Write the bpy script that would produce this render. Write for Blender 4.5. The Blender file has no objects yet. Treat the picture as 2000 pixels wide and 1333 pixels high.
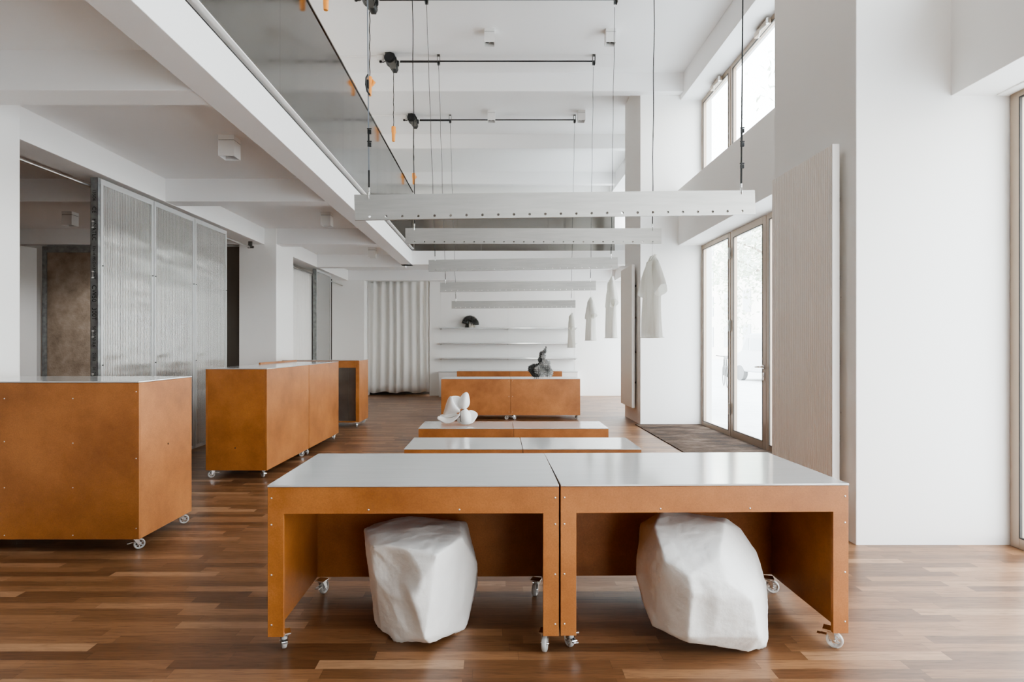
import bpy, bmesh, math, random
from mathutils import Vector, Matrix, noise
PI = math.pi
R = math.radians
col = bpy.context.scene.collection
F = 1150.0; CX = 971.0; CY = 674.0; EYE = 1.35
def at(px, py, d):            # a pixel of the 2000x1333 photograph at a known depth, as a point in the room
    return Vector(((px-CX)*d/F, d, EYE-(py-CY)*d/F))

# ------------------------------------------------------------------ helpers
class MB:
    def __init__(s): s.v = []; s.f = []; s.sm = []
    def add(s, vs, fs, smooth=False):
        o = len(s.v); s.v += [tuple(v) for v in vs]; s.f += [tuple(i+o for i in f) for f in fs]; s.sm += [smooth]*len(fs); return s
    def box(s, x0, y0, z0, x1, y1, z1, M=None):
        vs = [Vector(p) for p in ((x0,y0,z0),(x1,y0,z0),(x1,y1,z0),(x0,y1,z0),(x0,y0,z1),(x1,y0,z1),(x1,y1,z1),(x0,y1,z1))]
        if M: vs = [M @ v for v in vs]
        return s.add(vs, ((0,3,2,1),(4,5,6,7),(0,1,5,4),(1,2,6,5),(2,3,7,6),(3,0,4,7)))
    def tube(s, pts, r, n=10, close=False, cap=True):
        pts = [Vector(p) for p in pts]; rings = []; L = len(pts)
        rs = r if isinstance(r, (list, tuple)) else [r]*L
        up = None
        for i, p in enumerate(pts):
            a = pts[(i-1) % L] if (close or i > 0) else p
            b = pts[(i+1) % L] if (close or i < L-1) else p
            t = (b-a).normalized()
            if up is None: up = Vector((0,0,1)) if abs(t.z) < .9 else Vector((1,0,0))
            u = t.cross(up).normalized(); w = u.cross(t).normalized(); up = w
            rings.append([p + (u*math.cos(2*PI*k/n) + w*math.sin(2*PI*k/n))*rs[i] for k in range(n)])
        vs = [v for rg in rings for v in rg]; fs = []
        for i in range(L if close else L-1):
            j = (i+1) % L
            for k in range(n): fs.append((i*n+k, i*n+(k+1) % n, j*n+(k+1) % n, j*n+k))
        if cap and not close: fs += [tuple(range(n))[::-1], tuple((L-1)*n+k for k in range(n))]
        return s.add(vs, fs, True)
    def cyl(s, p0, p1, r, n=24, r1=None):
        return s.tube([p0, p1], [r, r if r1 is None else r1], n)
    def lathe(s, prof, M=None, n=32, closed=False):   # prof: (r, z) about local z
        vs = []; fs = []; L = len(prof)
        for (r, z) in prof:
            for k in range(n):
                v = Vector((r*math.cos(2*PI*k/n), r*math.sin(2*PI*k/n), z)); vs.append(M @ v if M else v)
        for i in range(L if closed else L-1):
            j = (i+1) % L
            for k in range(n): fs.append((i*n+k, i*n+(k+1) % n, j*n+(k+1) % n, j*n+k))
        return s.add(vs, fs, True)
    def prism(s, poly, y0, y1, M=None):       # poly in x,z; extruded along y
        n = len(poly)
        vs = [Vector((p[0], y0, p[1])) for p in poly]+[Vector((p[0], y1, p[1])) for p in poly]
        if M: vs = [M @ v for v in vs]
        fs = [tuple(range(n)), tuple(range(2*n-1, n-1, -1))]
        for i in range(n): j = (i+1) % n; fs.append((i, i+n, j+n, j))
        return s.add(vs, fs)
    def mesh(s, name):
        me = bpy.data.meshes.new(name); me.from_pydata(s.v, [], s.f); me.update()
        bm = bmesh.new(); bm.from_mesh(me); bmesh.ops.recalc_face_normals(bm, faces=bm.faces); bm.to_mesh(me); bm.free()
        for p, sm in zip(me.polygons, s.sm): p.use_smooth = sm
        return me
    def build(s, name, mat, parent=None, bevel=0):
        o = bpy.data.objects.new(name, s.mesh(name)); col.objects.link(o)
        o.data.materials.append(mat)
        if parent: o.parent = parent
        if bevel:
            m = o.modifiers.new('bevel', 'BEVEL'); m.width = bevel; m.segments = 2; m.limit_method = 'ANGLE'; m.angle_limit = R(40)
        if any(s.sm) and not all(s.sm) or any(s.sm):
            try: o.data.set_sharp_from_angle(angle=R(38))
            except Exception: pass
        return o
def tag(o, label, cat, group=None):
    o['label'] = label; o['category'] = cat
    if group: o['group'] = group
    return o
def thing(name, label, cat, loc=(0,0,0), rz=0, group=None):
    o = bpy.data.objects.new(name, None); col.objects.link(o); o.empty_display_size = .1
    o.location = loc; o.rotation_euler = (0, 0, rz)
    return tag(o, label, cat, group)
def struct(o, label=None):
    o['kind'] = 'structure'
    if label: o['label'] = label
    return o
def sbox(name, m, x0, y0, z0, x1, y1, z1, label=None, bevel=0):
    return struct(MB().box(x0, y0, z0, x1, y1, z1).build(name, m, None, bevel), label)
def share(name, me, parent, loc=(0,0,0), rot=(0,0,0)):
    o = bpy.data.objects.new(name, me); col.objects.link(o); o.parent = parent; o.location = loc; o.rotation_euler = rot; return o

# ------------------------------------------------------------------ materials
def newmat(name):
    m = bpy.data.materials.new(name); m.use_nodes = True
    nt = m.node_tree; b = nt.nodes['Principled BSDF']; return m, nt, b
def N(nt, t, **kw):
    n = nt.nodes.new(t)
    for k, v in kw.items():
        if k in n.inputs: n.inputs[k].default_value = v
        else: setattr(n, k, v)
    return n
def ramp(nt, src, stops):
    r = nt.nodes.new('ShaderNodeValToRGB'); e = r.color_ramp.elements
    e[0].position, e[0].color = stops[0][0], (*stops[0][1], 1)
    e[1].position, e[1].color = stops[-1][0], (*stops[-1][1], 1)
    for p, c in stops[1:-1]:
        q = e.new(p); q.color = (*c, 1)
    nt.links.new(src, r.inputs[0]); return r
def simple(name, c, rough=.5, metal=0, bump=0, bscale=60, var=0, vscale=2, spec=.5, stretch=None):
    m, nt, b = newmat(name)
    b.inputs['Base Color'].default_value = (*c, 1); b.inputs['Roughness'].default_value = rough; b.inputs['Metallic'].default_value = metal
    b.inputs['Specular IOR Level'].default_value = spec
    tc = N(nt, 'ShaderNodeTexCoord'); vec = tc.outputs['Object']
    if stretch:
        mp = N(nt, 'ShaderNodeMapping'); mp.inputs['Scale'].default_value = stretch; nt.links.new(vec, mp.inputs[0]); vec = mp.outputs[0]
    if var:
        n = N(nt, 'ShaderNodeTexNoise', Scale=vscale, Detail=5.0); nt.links.new(vec, n.inputs['Vector'])
        r = ramp(nt, n.outputs['Fac'], [(.3, tuple(x*(1-var) for x in c)), (.7, tuple(min(1, x*(1+var)) for x in c))])
        nt.links.new(r.outputs[0], b.inputs['Base Color'])
    if bump:
        n = N(nt, 'ShaderNodeTexNoise', Scale=bscale, Detail=4.0); nt.links.new(vec, n.inputs['Vector'])
        bp = N(nt, 'ShaderNodeBump', Strength=bump, Distance=.01); nt.links.new(n.outputs['Fac'], bp.inputs['Height']); nt.links.new(bp.outputs[0], b.inputs['Normal'])
    return m
M = {}
M['paint'] = simple('white_paint', (.88,.87,.85), .75, bump=.04, bscale=90, spec=.25)
M['ceil'] = simple('ceiling_paint', (.88,.875,.87), .85, bump=.03, bscale=60, spec=.2)
M['rear'] = simple('bounce_cut_rear_grey', (.34,.33,.31), .85)  # dark grey keeps the unseen rear walls from bouncing light forward
M['white'] = simple('white_enamel', (.82,.81,.79), .4)
M['radiator'] = simple('radiator_enamel', (.92,.89,.84), .5)
M['sheet'] = simple('satin_sheet_metal', (.74,.75,.755), .12, .45, var=.03, vscale=3, stretch=(1,14,1))
M['alu'] = simple('brushed_aluminium', (.45,.445,.43), .42, .75, var=.07, vscale=3, bump=.03, bscale=20, stretch=(1.2,1.2,14))
M['galv'] = simple('galvanised_steel', (.30,.31,.31), .4, .6, var=.3, vscale=14)
M['chrome'] = simple('chrome', (.8,.8,.8), .15, 1)
M['rod'] = simple('brushed_rod_steel', (.62,.61,.59), .3, 1)
M['black'] = simple('black_plastic', (.012,.013,.014), .45)
M['blackrope'] = simple('black_webbing', (.02,.02,.02), .8)
M['greystrap'] = simple('grey_webbing', (.2,.22,.25), .7)
M['wire'] = simple('dark_wire', (.09,.09,.085), .5, .5)
M['orange'] = simple('orange_plastic', (.95,.38,.07), .45)
M['red'] = simple('red_button', (.6,.08,.02), .4)
M['housing'] = simple('grey_housing', (.13,.125,.115), .4, .3)
M['taupe'] = simple('taupe_anodised_frame', (.44,.355,.28), .35, .35)
M['gasket'] = simple('dark_gasket_and_shade', (.05,.045,.04), .6)  # also painted in as the shade of the hall behind the curtain
M['screw'] = simple('zinc_screw', (.75,.72,.66), .3, .8)
M['hole'] = simple('dark_hole', (.03,.015,.008), .8)
M['stone'] = simple('white_plaster_stone', (.84,.835,.815), .7, bump=.28, bscale=30, var=.03, vscale=4)
M['porcelain'] = simple('white_matt_ceramic', (.86,.855,.84), .4)
M['clay'] = simple('charcoal_clay', (.055,.055,.052), .55, var=.4, vscale=9, spec=.6)
M['claylight'] = simple('grey_glazed_clay', (.30,.30,.29), .35, var=.75, vscale=9, spec=.8)
M['claypale'] = simple('pale_clay', (.42,.39,.34), .6, var=.2, vscale=9)
M['steelliner'] = simple('raw_steel_liner', (.30,.29,.27), .3, .9, var=.2, vscale=3)
M['lens'] = simple('dark_lamp_lens', (.03,.03,.03), .25)
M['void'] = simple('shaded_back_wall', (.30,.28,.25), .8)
M['print'] = simple('stencil_print', (.008,.008,.008), .6)
M['asphalt'] = simple('pale_paving', (.75,.74,.72), .8, var=.08, vscale=3)
M['bark'] = simple('bark', (.35,.30,.26), .9, var=.3, vscale=8)
M['leaf'] = simple('glare_paled_leaves', (.66,.70,.60), .6, var=.25, vscale=1.5)  # outdoor glare is put into the pale leaf colour
M['facade'] = simple('pale_facade', (.8,.76,.7), .8, var=.05, vscale=1)
M['facglass'] = simple('facade_window', (.45,.48,.5), .2)
M['vanpaint'] = simple('van_paint', (.55,.56,.57), .3)
M['tyre'] = simple('tyre_rubber', (.2,.2,.2), .7)

def mk_steel():
    m, nt, b = newmat('brushed_parapet_steel')
    b.inputs['Metallic'].default_value = 1; b.inputs['Base Color'].default_value = (.25,.24,.225,1)
    b.inputs['Roughness'].default_value = .2
    tc = N(nt, 'ShaderNodeTexCoord'); mp = N(nt, 'ShaderNodeMapping'); mp.inputs['Scale'].default_value = (1, 1, .12)
    n = N(nt, 'ShaderNodeTexNoise', Scale=3.0, Detail=3.0)
    nt.links.new(tc.outputs['Object'], mp.inputs[0]); nt.links.new(mp.outputs[0], n.inputs['Vector'])
    r = ramp(nt, n.outputs['Fac'], [(.3, (.09,.09,.09)), (.7, (.17,.17,.17))]); nt.links.new(r.outputs[0], b.inputs['Roughness'])
    n2 = N(nt, 'ShaderNodeTexNoise', Scale=1.1, Detail=1.0); nt.links.new(tc.outputs['Object'], n2.inputs['Vector'])
    bp = N(nt, 'ShaderNodeBump', Strength=.12, Distance=.03); nt.links.new(n2.outputs['Fac'], bp.inputs['Height']); nt.links.new(bp.outputs[0], b.inputs['Normal'])
    return m
M['steel'] = mk_steel()

def mk_mdf():
    m, nt, b = newmat('orange_valchromat_board')
    tc = N(nt, 'ShaderNodeTexCoord'); mp = N(nt, 'ShaderNodeMapping')
    oi = N(nt, 'ShaderNodeObjectInfo'); cm = N(nt, 'ShaderNodeVectorMath', operation='SCALE'); cm.inputs['Scale'].default_value = 40
    cx = N(nt, 'ShaderNodeCombineXYZ'); nt.links.new(oi.outputs['Random'], cx.inputs[0]); nt.links.new(oi.outputs['Random'], cx.inputs[1])
    nt.links.new(cx.outputs[0], cm.inputs[0]); nt.links.new(cm.outputs[0], mp.inputs['Location']); nt.links.new(tc.outputs['Object'], mp.inputs[0])
    n1 = N(nt, 'ShaderNodeTexNoise', Scale=2.6, Detail=6.0, Roughness=.65); nt.links.new(mp.outputs[0], n1.inputs['Vector'])
    n2 = N(nt, 'ShaderNodeTexNoise', Scale=140.0, Detail=4.0, Roughness=.8); nt.links.new(mp.outputs[0], n2.inputs['Vector'])
    a = ramp(nt, n1.outputs['Fac'], [(.3, (.28,.098,.024)), (.5, (.39,.148,.040)), (.7, (.49,.198,.060))])
    c = ramp(nt, n2.outputs['Fac'], [(.3, (.80,.79,.78)), (.7, (1.12,1.12,1.12))])
    mx = N(nt, 'ShaderNodeMix', data_type='RGBA', blend_type='MULTIPLY'); mx.inputs['Factor'].default_value = 1
    nt.links.new(a.outputs[0], mx.inputs['A']); nt.links.new(c.outputs[0], mx.inputs['B']); nt.links.new(mx.outputs['Result'], b.inputs['Base Color'])
    b.inputs['Roughness'].default_value = .45; b.inputs['Specular IOR Level'].default_value = .5; b.inputs['Coat Weight'].default_value = .45; b.inputs['Coat Roughness'].default_value = .38
    bp = N(nt, 'ShaderNodeBump', Strength=.04, Distance=.003); nt.links.new(n2.outputs['Fac'], bp.inputs['Height']); nt.links.new(bp.outputs[0], b.inputs['Normal'])
    return m
M['mdf'] = mk_mdf()

def mk_floor():
    m, nt, b = newmat('oak_strip_parquet'); L = nt.links.new
    tc = N(nt, 'ShaderNodeTexCoord'); sp = N(nt, 'ShaderNodeSeparateXYZ'); L(tc.outputs['Object'], sp.inputs[0])
    def mth(op, a, bb=None, c=None):
        n = N(nt, 'ShaderNodeMath', operation=op)
        for i, x in enumerate((a, bb, c)):
            if x is None: continue
            if isinstance(x, (int, float)): n.inputs[i].default_value = x
            else: L(x, n.inputs[i])
        return n.outputs[0]
    W = .070; LEN = .62
    ry = mth('DIVIDE', sp.outputs['Y'], W); row = mth('FLOOR', ry)
    wn = N(nt, 'ShaderNodeTexWhiteNoise', noise_dimensions='1D'); L(row, wn.inputs['W'])
    xs = mth('ADD', mth('DIVIDE', sp.outputs['X'], LEN), mth('MULTIPLY', wn.outputs['Value'], 17.0)); cell = mth('FLOOR', xs)
    cv = N(nt, 'ShaderNodeCombineXYZ'); L(row, cv.inputs[0]); L(cell, cv.inputs[1])
    w2 = N(nt, 'ShaderNodeTexWhiteNoise', noise_dimensions='2D'); L(cv.outputs[0], w2.inputs['Vector'])
    base = ramp(nt, w2.outputs['Value'], [(0, (.12,.053,.022)), (.3, (.175,.083,.036)), (.6, (.225,.11,.050)), (.88, (.285,.145,.069)), (1, (.38,.22,.12))])
    off = N(nt, 'ShaderNodeVectorMath', operation='SCALE'); off.inputs['Scale'].default_value = 7.0; L(w2.outputs['Color'], off.inputs[0])
    ad = N(nt, 'ShaderNodeVectorMath', operation='ADD'); L(tc.outputs['Object'], ad.inputs[0]); L(off.outputs[0], ad.inputs[1])
    mp = N(nt, 'ShaderNodeMapping'); mp.inputs['Scale'].default_value = (2.2, 30, 1); L(ad.outputs[0], mp.inputs[0])
    g = N(nt, 'ShaderNodeTexNoise', Scale=2.4, Detail=9.0, Roughness=.7, Distortion=.9); L(mp.outputs[0], g.inputs['Vector'])
    gr = ramp(nt, g.outputs['Fac'], [(.28, (.50,.45,.42)), (.5, (1,1,1)), (.75, (1.3,1.3,1.3))])
    mx = N(nt, 'ShaderNodeMix', data_type='RGBA', blend_type='MULTIPLY'); mx.inputs['Factor'].default_value = 1
    L(base.outputs[0], mx.inputs['A']); L(gr.outputs[0], mx.inputs['B'])
    # seams
    fy = mth('FRACT', ry); fx = mth('FRACT', xs)
    ey = mth('MINIMUM', fy, mth('SUBTRACT', 1.0, fy)); ex = mth('MULTIPLY', mth('MINIMUM', fx, mth('SUBTRACT', 1.0, fx)), LEN/W)
    e = mth('MINIMUM', ey, ex); s = ramp(nt, e, [(.0, (.45,.42,.4)), (.022, (1,1,1))])
    m2 = N(nt, 'ShaderNodeMix', data_type='RGBA', blend_type='MULTIPLY'); m2.inputs['Factor'].default_value = .8
    L(mx.outputs['Result'], m2.inputs['A']); L(s.outputs[0], m2.inputs['B']); L(m2.outputs['Result'], b.inputs['Base Color'])
    rr = ramp(nt, g.outputs['Fac'], [(.3, (.42,.42,.42)), (.7, (.30,.30,.30))]); L(rr.outputs[0], b.inputs['Roughness'])
    b.inputs['Specular IOR Level'].default_value = .85
    bp = N(nt, 'ShaderNodeBump', Strength=.12, Distance=.002); L(s.outputs[0], bp.inputs['Height']); L(bp.outputs[0], b.inputs['Normal'])
    return m
M['floor'] = mk_floor()

def mk_glass():
    m, nt, b = newmat('window_glass'); nt.nodes.remove(b); out = nt.nodes['Material Output']
    t = N(nt, 'ShaderNodeBsdfTransparent'); t.inputs[0].default_value = (.97,.985,.98,1)
    g = N(nt, 'ShaderNodeBsdfGlossy'); g.inputs['Roughness'].default_value = .02
    mx = N(nt, 'ShaderNodeMixShader'); mx.inputs[0].default_value = .08
    nt.links.new(t.outputs[0], mx.inputs[1]); nt.links.new(g.outputs[0], mx.inputs[2]); nt.links.new(mx.outputs[0], out.inputs[0]); return m
M['glass'] = mk_glass()
def mk_clear():
    m, nt, b = newmat('clear_castor_plastic')
    b.inputs['Base Color'].default_value = (.93,.92,.9,1); b.inputs['Roughness'].default_value = .12
    b.inputs['Transmission Weight'].default_value = .55; b.inputs['IOR'].default_value = 1.45; return m
M['clear'] = mk_clear()
def mk_poly(name, tint, transp, rough=.24):
    m, nt, b = newmat(name); out = nt.nodes['Material Output']; L = nt.links.new
    b.inputs['Base Color'].default_value = (*tint, 1); b.inputs['Roughness'].default_value = rough; b.inputs['Metallic'].default_value = .55
    tc = N(nt, 'ShaderNodeTexCoord'); w = N(nt, 'ShaderNodeTexWave', Scale=12.0); w.bands_direction = 'Y'
    L(tc.outputs['Object'], w.inputs['Vector'])
    n = N(nt, 'ShaderNodeTexNoise', Scale=1.3, Detail=2.0); mp = N(nt, 'ShaderNodeMapping'); mp.inputs['Scale'].default_value = (1, .5, 2.6)
    L(tc.outputs['Object'], mp.inputs[0]); L(mp.outputs[0], n.inputs['Vector'])
    bp = N(nt, 'ShaderNodeBump', Strength=.25, Distance=.006); L(w.outputs['Fac'], bp.inputs['Height'])
    b2 = N(nt, 'ShaderNodeBump', Strength=.5, Distance=.05); L(n.outputs['Fac'], b2.inputs['Height']); L(bp.outputs[0], b2.inputs['Normal']); L(b2.outputs[0], b.inputs['Normal'])
    r = ramp(nt, w.outputs['Fac'], [(.2, tuple(x*.85 for x in tint)), (.8, tint)]); L(r.outputs[0], b.inputs['Base Color'])
    t = N(nt, 'ShaderNodeBsdfTransparent'); t.inputs[0].default_value = (.9,.9,.9,1)
    mx = N(nt, 'ShaderNodeMixShader'); mx.inputs[0].default_value = 1-transp
    L(t.outputs[0], mx.inputs[1]); L(b.outputs[0], mx.inputs[2]); L(mx.outputs[0], out.inputs[0]); return m
M['poly'] = mk_poly('ribbed_polycarbonate', (.72,.715,.70), .3)
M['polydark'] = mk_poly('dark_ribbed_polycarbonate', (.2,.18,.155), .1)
M['polyedge'] = simple('polycarbonate_edge_profile', (.62,.63,.63), .3, .2)
def mk_fabric(name, c, mixv, scale=200):
    m, nt, b = newmat(name); out = nt.nodes['Material Output']
    b.inputs['Base Color'].default_value = (*c, 1); b.inputs['Roughness'].default_value = .9; b.inputs['Specular IOR Level'].default_value = .1
    tr = N(nt, 'ShaderNodeBsdfTranslucent'); tr.inputs[0].default_value = (*c, 1)
    mx = N(nt, 'ShaderNodeMixShader'); mx.inputs[0].default_value = mixv
    tc = N(nt, 'ShaderNodeTexCoord'); n = N(nt, 'ShaderNodeTexNoise', Scale=float(scale), Detail=2.0); nt.links.new(tc.outputs['Object'], n.inputs['Vector'])
    bp = N(nt, 'ShaderNodeBump', Strength=.1, Distance=.002); nt.links.new(n.outputs['Fac'], bp.inputs['Height']); nt.links.new(bp.outputs[0], b.inputs['Normal'])
    nt.links.new(b.outputs[0], mx.inputs[1]); nt.links.new(tr.outputs[0], mx.inputs[2]); nt.links.new(mx.outputs[0], out.inputs[0]); return m
M['shirt'] = mk_fabric('sheer_white_cotton', (.86,.855,.82), .4)
M['curtain'] = mk_fabric('white_curtain_cloth', (.86,.85,.825), .15)
def mk_patch(name, stops, scale, rough, bump, stretch=(1,1,1)):
    m, nt, b = newmat(name); L = nt.links.new
    tc = N(nt, 'ShaderNodeTexCoord'); mp = N(nt, 'ShaderNodeMapping'); mp.inputs['Scale'].default_value = stretch; L(tc.outputs['Object'], mp.inputs[0])
    n = N(nt, 'ShaderNodeTexNoise', Scale=scale, Detail=10.0, Roughness=.72); L(mp.outputs[0], n.inputs['Vector'])
    r = ramp(nt, n.outputs['Fac'], stops); L(r.outputs[0], b.inputs['Base Color']); b.inputs['Roughness'].default_value = rough
    n2 = N(nt, 'ShaderNodeTexNoise', Scale=scale*12, Detail=6.0); L(mp.outputs[0], n2.inputs['Vector'])
    bp = N(nt, 'ShaderNodeBump', Strength=bump, Distance=.01); L(n2.outputs['Fac'], bp.inputs['Height']); L(bp.outputs[0], b.inputs['Normal']); return m
M['loam'] = mk_patch('brown_loam_plaster', [(.3,(.19,.14,.10)),(.5,(.34,.265,.20)),(.72,(.47,.385,.31))], 3.2, .85, .5)
M['mat'] = mk_patch('worn_coir_matting', [(.34,(.010,.007,.005)),(.5,(.055,.028,.014)),(.68,(.17,.12,.085))], 1.7, 1, .9, (1,2.5,1))

# ------------------------------------------------------------------ the room shell
YB, YF = -3.2, 15.6
XW = 3.45
sbox('floor', M['floor'], -9.2, YB-.2, -.08, 3.6, 17.4, 0, 'oiled oak strip parquet floor running across the room')
sbox('ceiling', M['ceil'], -7.2, YB-.2, 5.88, 3.9, 17.4, 6.02, 'high white ceiling')
def trim(n, lab, *a, m='ceil', bevel=.004): return sbox('trim_%d' % n, M[m], *a, label=lab, bevel=bevel)
k = 1
for y in (1.25, 4.10, 6.95, 9.79, 12.64, 15.42):
    trim(k, 'white downstand beam across the high ceiling', -7.2, y, 5.57, 3.12, y+.18, 5.90); k += 1
trim(k, 'white beam along the high ceiling above the upper windows', 3.10, YB, 5.49, 3.62, 17.4, 5.90); k += 1
trim(k, 'white lintel between the glass doors and the upper windows', 3.06, YB, 3.03, 3.62, 17.4, 3.97, m='paint'); k += 1
# piers on the right
for (y0, y1) in ((-3.1,-2.0), (3.97,5.14), (9.95,11.15)):
    trim(k, 'white square pier on the window side', 2.42, y0, -.01, 3.63, y1, 5.89, m='paint', bevel=.006); k += 1
# mezzanine floor and its beams
trim(k, 'white underside of the mezzanine floor', -9.2, YB, 3.29, -1.86, 17.4, 3.50); k += 1
trim(k, 'white underside of the far mezzanine floor', -1.87, 12.32, 3.29, 3.10, 17.4, 3.50); k += 1
trim(k, 'long white edge beam under the mezzanine', -2.0, YB, 3.02, -1.77, 12.43, 3.307); k += 1
trim(k, 'white edge beam under the far mezzanine', -2.0, 12.23, 3.02, 3.08, 12.43, 3.307); k += 1
for y in (.95, 3.87, 6.87, 9.80):
    trim(k, 'white downstand beam under the mezzanine', -9.0, y, 3.024, -1.98, y+.24, 3.31); k += 1
trim(k, 'white downstand beam under the mezzanine', -3.88, 12.65, 3.024, -1.98, 12.89, 3.31); k += 1
trim(k, 'white beam before the far wall', -3.88, 15.28, 3.024, 3.10, 15.52, 3.31); k += 1
trim(k, 'white lintel over the left openings', -4.2, YB, 3.02, -3.87, 15.62, 3.31, m='paint'); k += 1
for (y0, y1) in ((3.73,4.53), (9.8,10.6), (15.3,16.4)):
    trim(k, 'white square pier on the left side', -4.29, y0-.012, -.01, -3.67 if y0 < 15 else -3.45, y1, 3.30, m='paint', bevel=.006); k += 1
# shadow gap under the steel parapet
trim(k, 'shadow gap channel under the steel parapet', -1.86, YB, 3.305, -1.79, 12.43, 3.345, m='gasket', bevel=0); k += 1
# walls
sbox('wall_left', M['paint'], -9.3, YB, 0, -9.15, 17.4, 3.3)
sbox('wall_left_upper', M['paint'], -7.3, YB, 3.5, -7.15, 17.4, 5.9)
sbox('wall_left_front', M['rear'], -4.2, YB, 0, -3.9, 3.74, 3.03)
sbox('wall_left_far', M['paint'], -4.75, 10.55, 0, -4.55, 17.4, 3.3)
# far wall: right part of the ground floor, dark sheet for the shade behind the curtain, upper wall with a wide opening
sbox('wall_far', M['paint'], -1.79, YF, 0, 3.6, YF+.15, 3.3)
sbox('wall_far_hall_shade', M['gasket'], -4.55, 15.95, 0, -1.79, 16.1, 3.3)  # near-black sheet standing in for the darkness of the hall
mb = MB(); mb.box(-7.2, 16.2, 3.5, 3.6, 16.35, 4.1); mb.box(-7.2, 16.2, 5.42, 3.6, 16.35, 5.9); mb.box(2.55, 16.2, 4.1, 3.6, 16.35, 5.42); mb.box(-7.2, 16.2, 4.1, -4, 16.35, 5.42)
struct(mb.build('wall_far_upper', M['paint']))
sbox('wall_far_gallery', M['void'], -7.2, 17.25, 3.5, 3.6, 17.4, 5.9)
# back room partition behind the sliding screens
sbox('wall_backroom', M['paint'], -9.2, 9.93, 0, -4.28, 10.05, 3.3)
sbox('wall_backroom_near', M['paint'], -9.2, 3.6, 0, -4.28, 3.74, 3.3)
BX0, BX1, BZ0, BZ1 = 1.2, 3.3, .35, 2.8  # opening added in the unseen back wall to let in front light
mb = MB(); mb.box(-9.3, YB-.15, 0, BX0, YB, 5.9); mb.box(BX1, YB-.15, 0, 3.6, YB, 5.9); mb.box(BX0, YB-.15, 0, BX1, YB, BZ0); mb.box(BX0, YB-.15, BZ1, BX1, YB, 5.9)
struct(mb.build('wall_back', M['rear']))

# ------------------------------------------------------------------ windows and doors
def frame(y0, y1, z0, z1, w, x0, x1):
    return MB().box(x0, y0, z0, x1, y0+w, z1).box(x0, y1-w, z0, x1, y1, z1).box(x0, y0+w, z0, x1, y1-w, z0+w).box(x0, y0+w, z1-w, x1, y1-w, z1)
nwin = [0]
def window(y0, y1, z0, z1, w=.07, glassname='glass_pane', lab=None, depth=.06, name=None):
    nwin[0] += 1
    o = struct(frame(y0, y1, z0, z1, w, XW, XW+depth).build(name or 'window_%d' % nwin[0], M['taupe'], None, .003), lab)
    MB().box(XW+.025, y0+w-.005, z0+w-.005, XW+.037, y1-w+.005, z1-w+.005).build(glassname, M['glass'], o)
    frame(y0+w, y1-w, z0+w, z1-w, .009, XW-.004, XW+.012).build('gasket', M['gasket'], o)
    return o
# entrance bay
d1 = window(8.72, 9.94, .0, 3.02, lab='fixed glass side light with taupe frame beside the entrance door')
door = window(7.56, 8.70, .0, 3.02, w=.095, lab='tall glass entrance door leaf with taupe metal frame', name='door_1')
d2 = window(5.16, 7.54, .0, 3.02, lab='glazed door leaf next to the entrance door')
hd = MB().cyl((XW-.005, 7.61, 1.065), (XW-.06, 7.61, 1.065), .011, 14).tube([(XW-.055,7.61,1.065),(XW-.06,7.64,1.065),(XW-.06,7.735,1.06)], .011, 12).cyl((XW, 7.61, 1.065), (XW-.014, 7.61, 1.065), .03, 20)
hd.build('door_handle', M['chrome'], door)
MB().box(XW-.012, 7.59, .89, XW, 7.63, .99).cyl((XW-.016,7.61,.95),(XW-.010,7.61,.95),.011,14).build('lock_plate', M['chrome'], door, .004)
for z in (.32, 1.55, 2.62):
    MB().cyl((XW-.018, 8.715, z), (XW-.018, 8.715, z+.17), .014, 14).box(XW-.008, 8.68, z+.01, XW, 8.75, z+.16).build('hinge', M['rod'], door)
# upper windows of that bay
def closer(o, yc, z):
    MB().box(XW-.07, yc-.22, z-.045, XW-.015, yc+.16, z+.02).build('opener_arm', M['taupe'], o, .006)
    MB().tube([(XW-.05,yc-.2,z-.04),(XW-.10,yc-.1,z-.07),(XW-.03,yc+.1,z-.06)], .009, 8).cyl((XW-.06,yc-.22,z-.05),(XW-.06,yc-.22,z+.02),.02,12).build('opener_hinge', M['rod'], o)
w1 = window(8.72, 9.94, 3.90, 5.48, lab='far pane of the upper window with tilt opener'); closer(w1, 9.2, 5.43)
w2 = window(6.6, 8.70, 3.90, 5.48, lab='near pane of the upper window with tilt opener'); closer(w2, 7.6, 5.43)
w3 = window(5.16, 6.58, 3.90, 5.48)
# neighbouring bays
window(1.0, 3.96, .0, 3.06, lab='tall taupe framed shop window at the right edge'); window(-1.98, .98, .0, 3.06)
window(1.0, 3.96, 3.90, 5.48); window(-1.98, .98, 3.90, 5.48)
window(11.17, 13.4, 0, 3.02); window(13.42, 15.58, 0, 3.02); window(11.17, 13.4, 3.9, 5.48); window(13.42, 15.58, 3.9, 5.48)
nwin[0] += 1
o = struct(MB().box(BX0,YB-.1,BZ0,BX0+.07,YB-.04,BZ1).box(BX1-.07,YB-.1,BZ0,BX1,YB-.04,BZ1).box(BX0+.07,YB-.1,BZ0,BX1-.07,YB-.04,BZ0+.07).box(BX0+.07,YB-.1,BZ1-.07,BX1-.07,YB-.04,BZ1).build('window_%d' % nwin[0], M['taupe']))  # unseen rear window, added to light the fronts of the tables
MB().box(BX0+.05,YB-.075,BZ0+.05,BX1-.05,YB-.065,BZ1-.05).build('glass_pane', M['glass'], o)
# blind headrail at the right edge
trim(k, 'slim white blind rail over the right hand window', XW-.10, 1.0, 3.02, XW-.03, 3.95, 3.055, m='white'); k += 1

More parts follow.
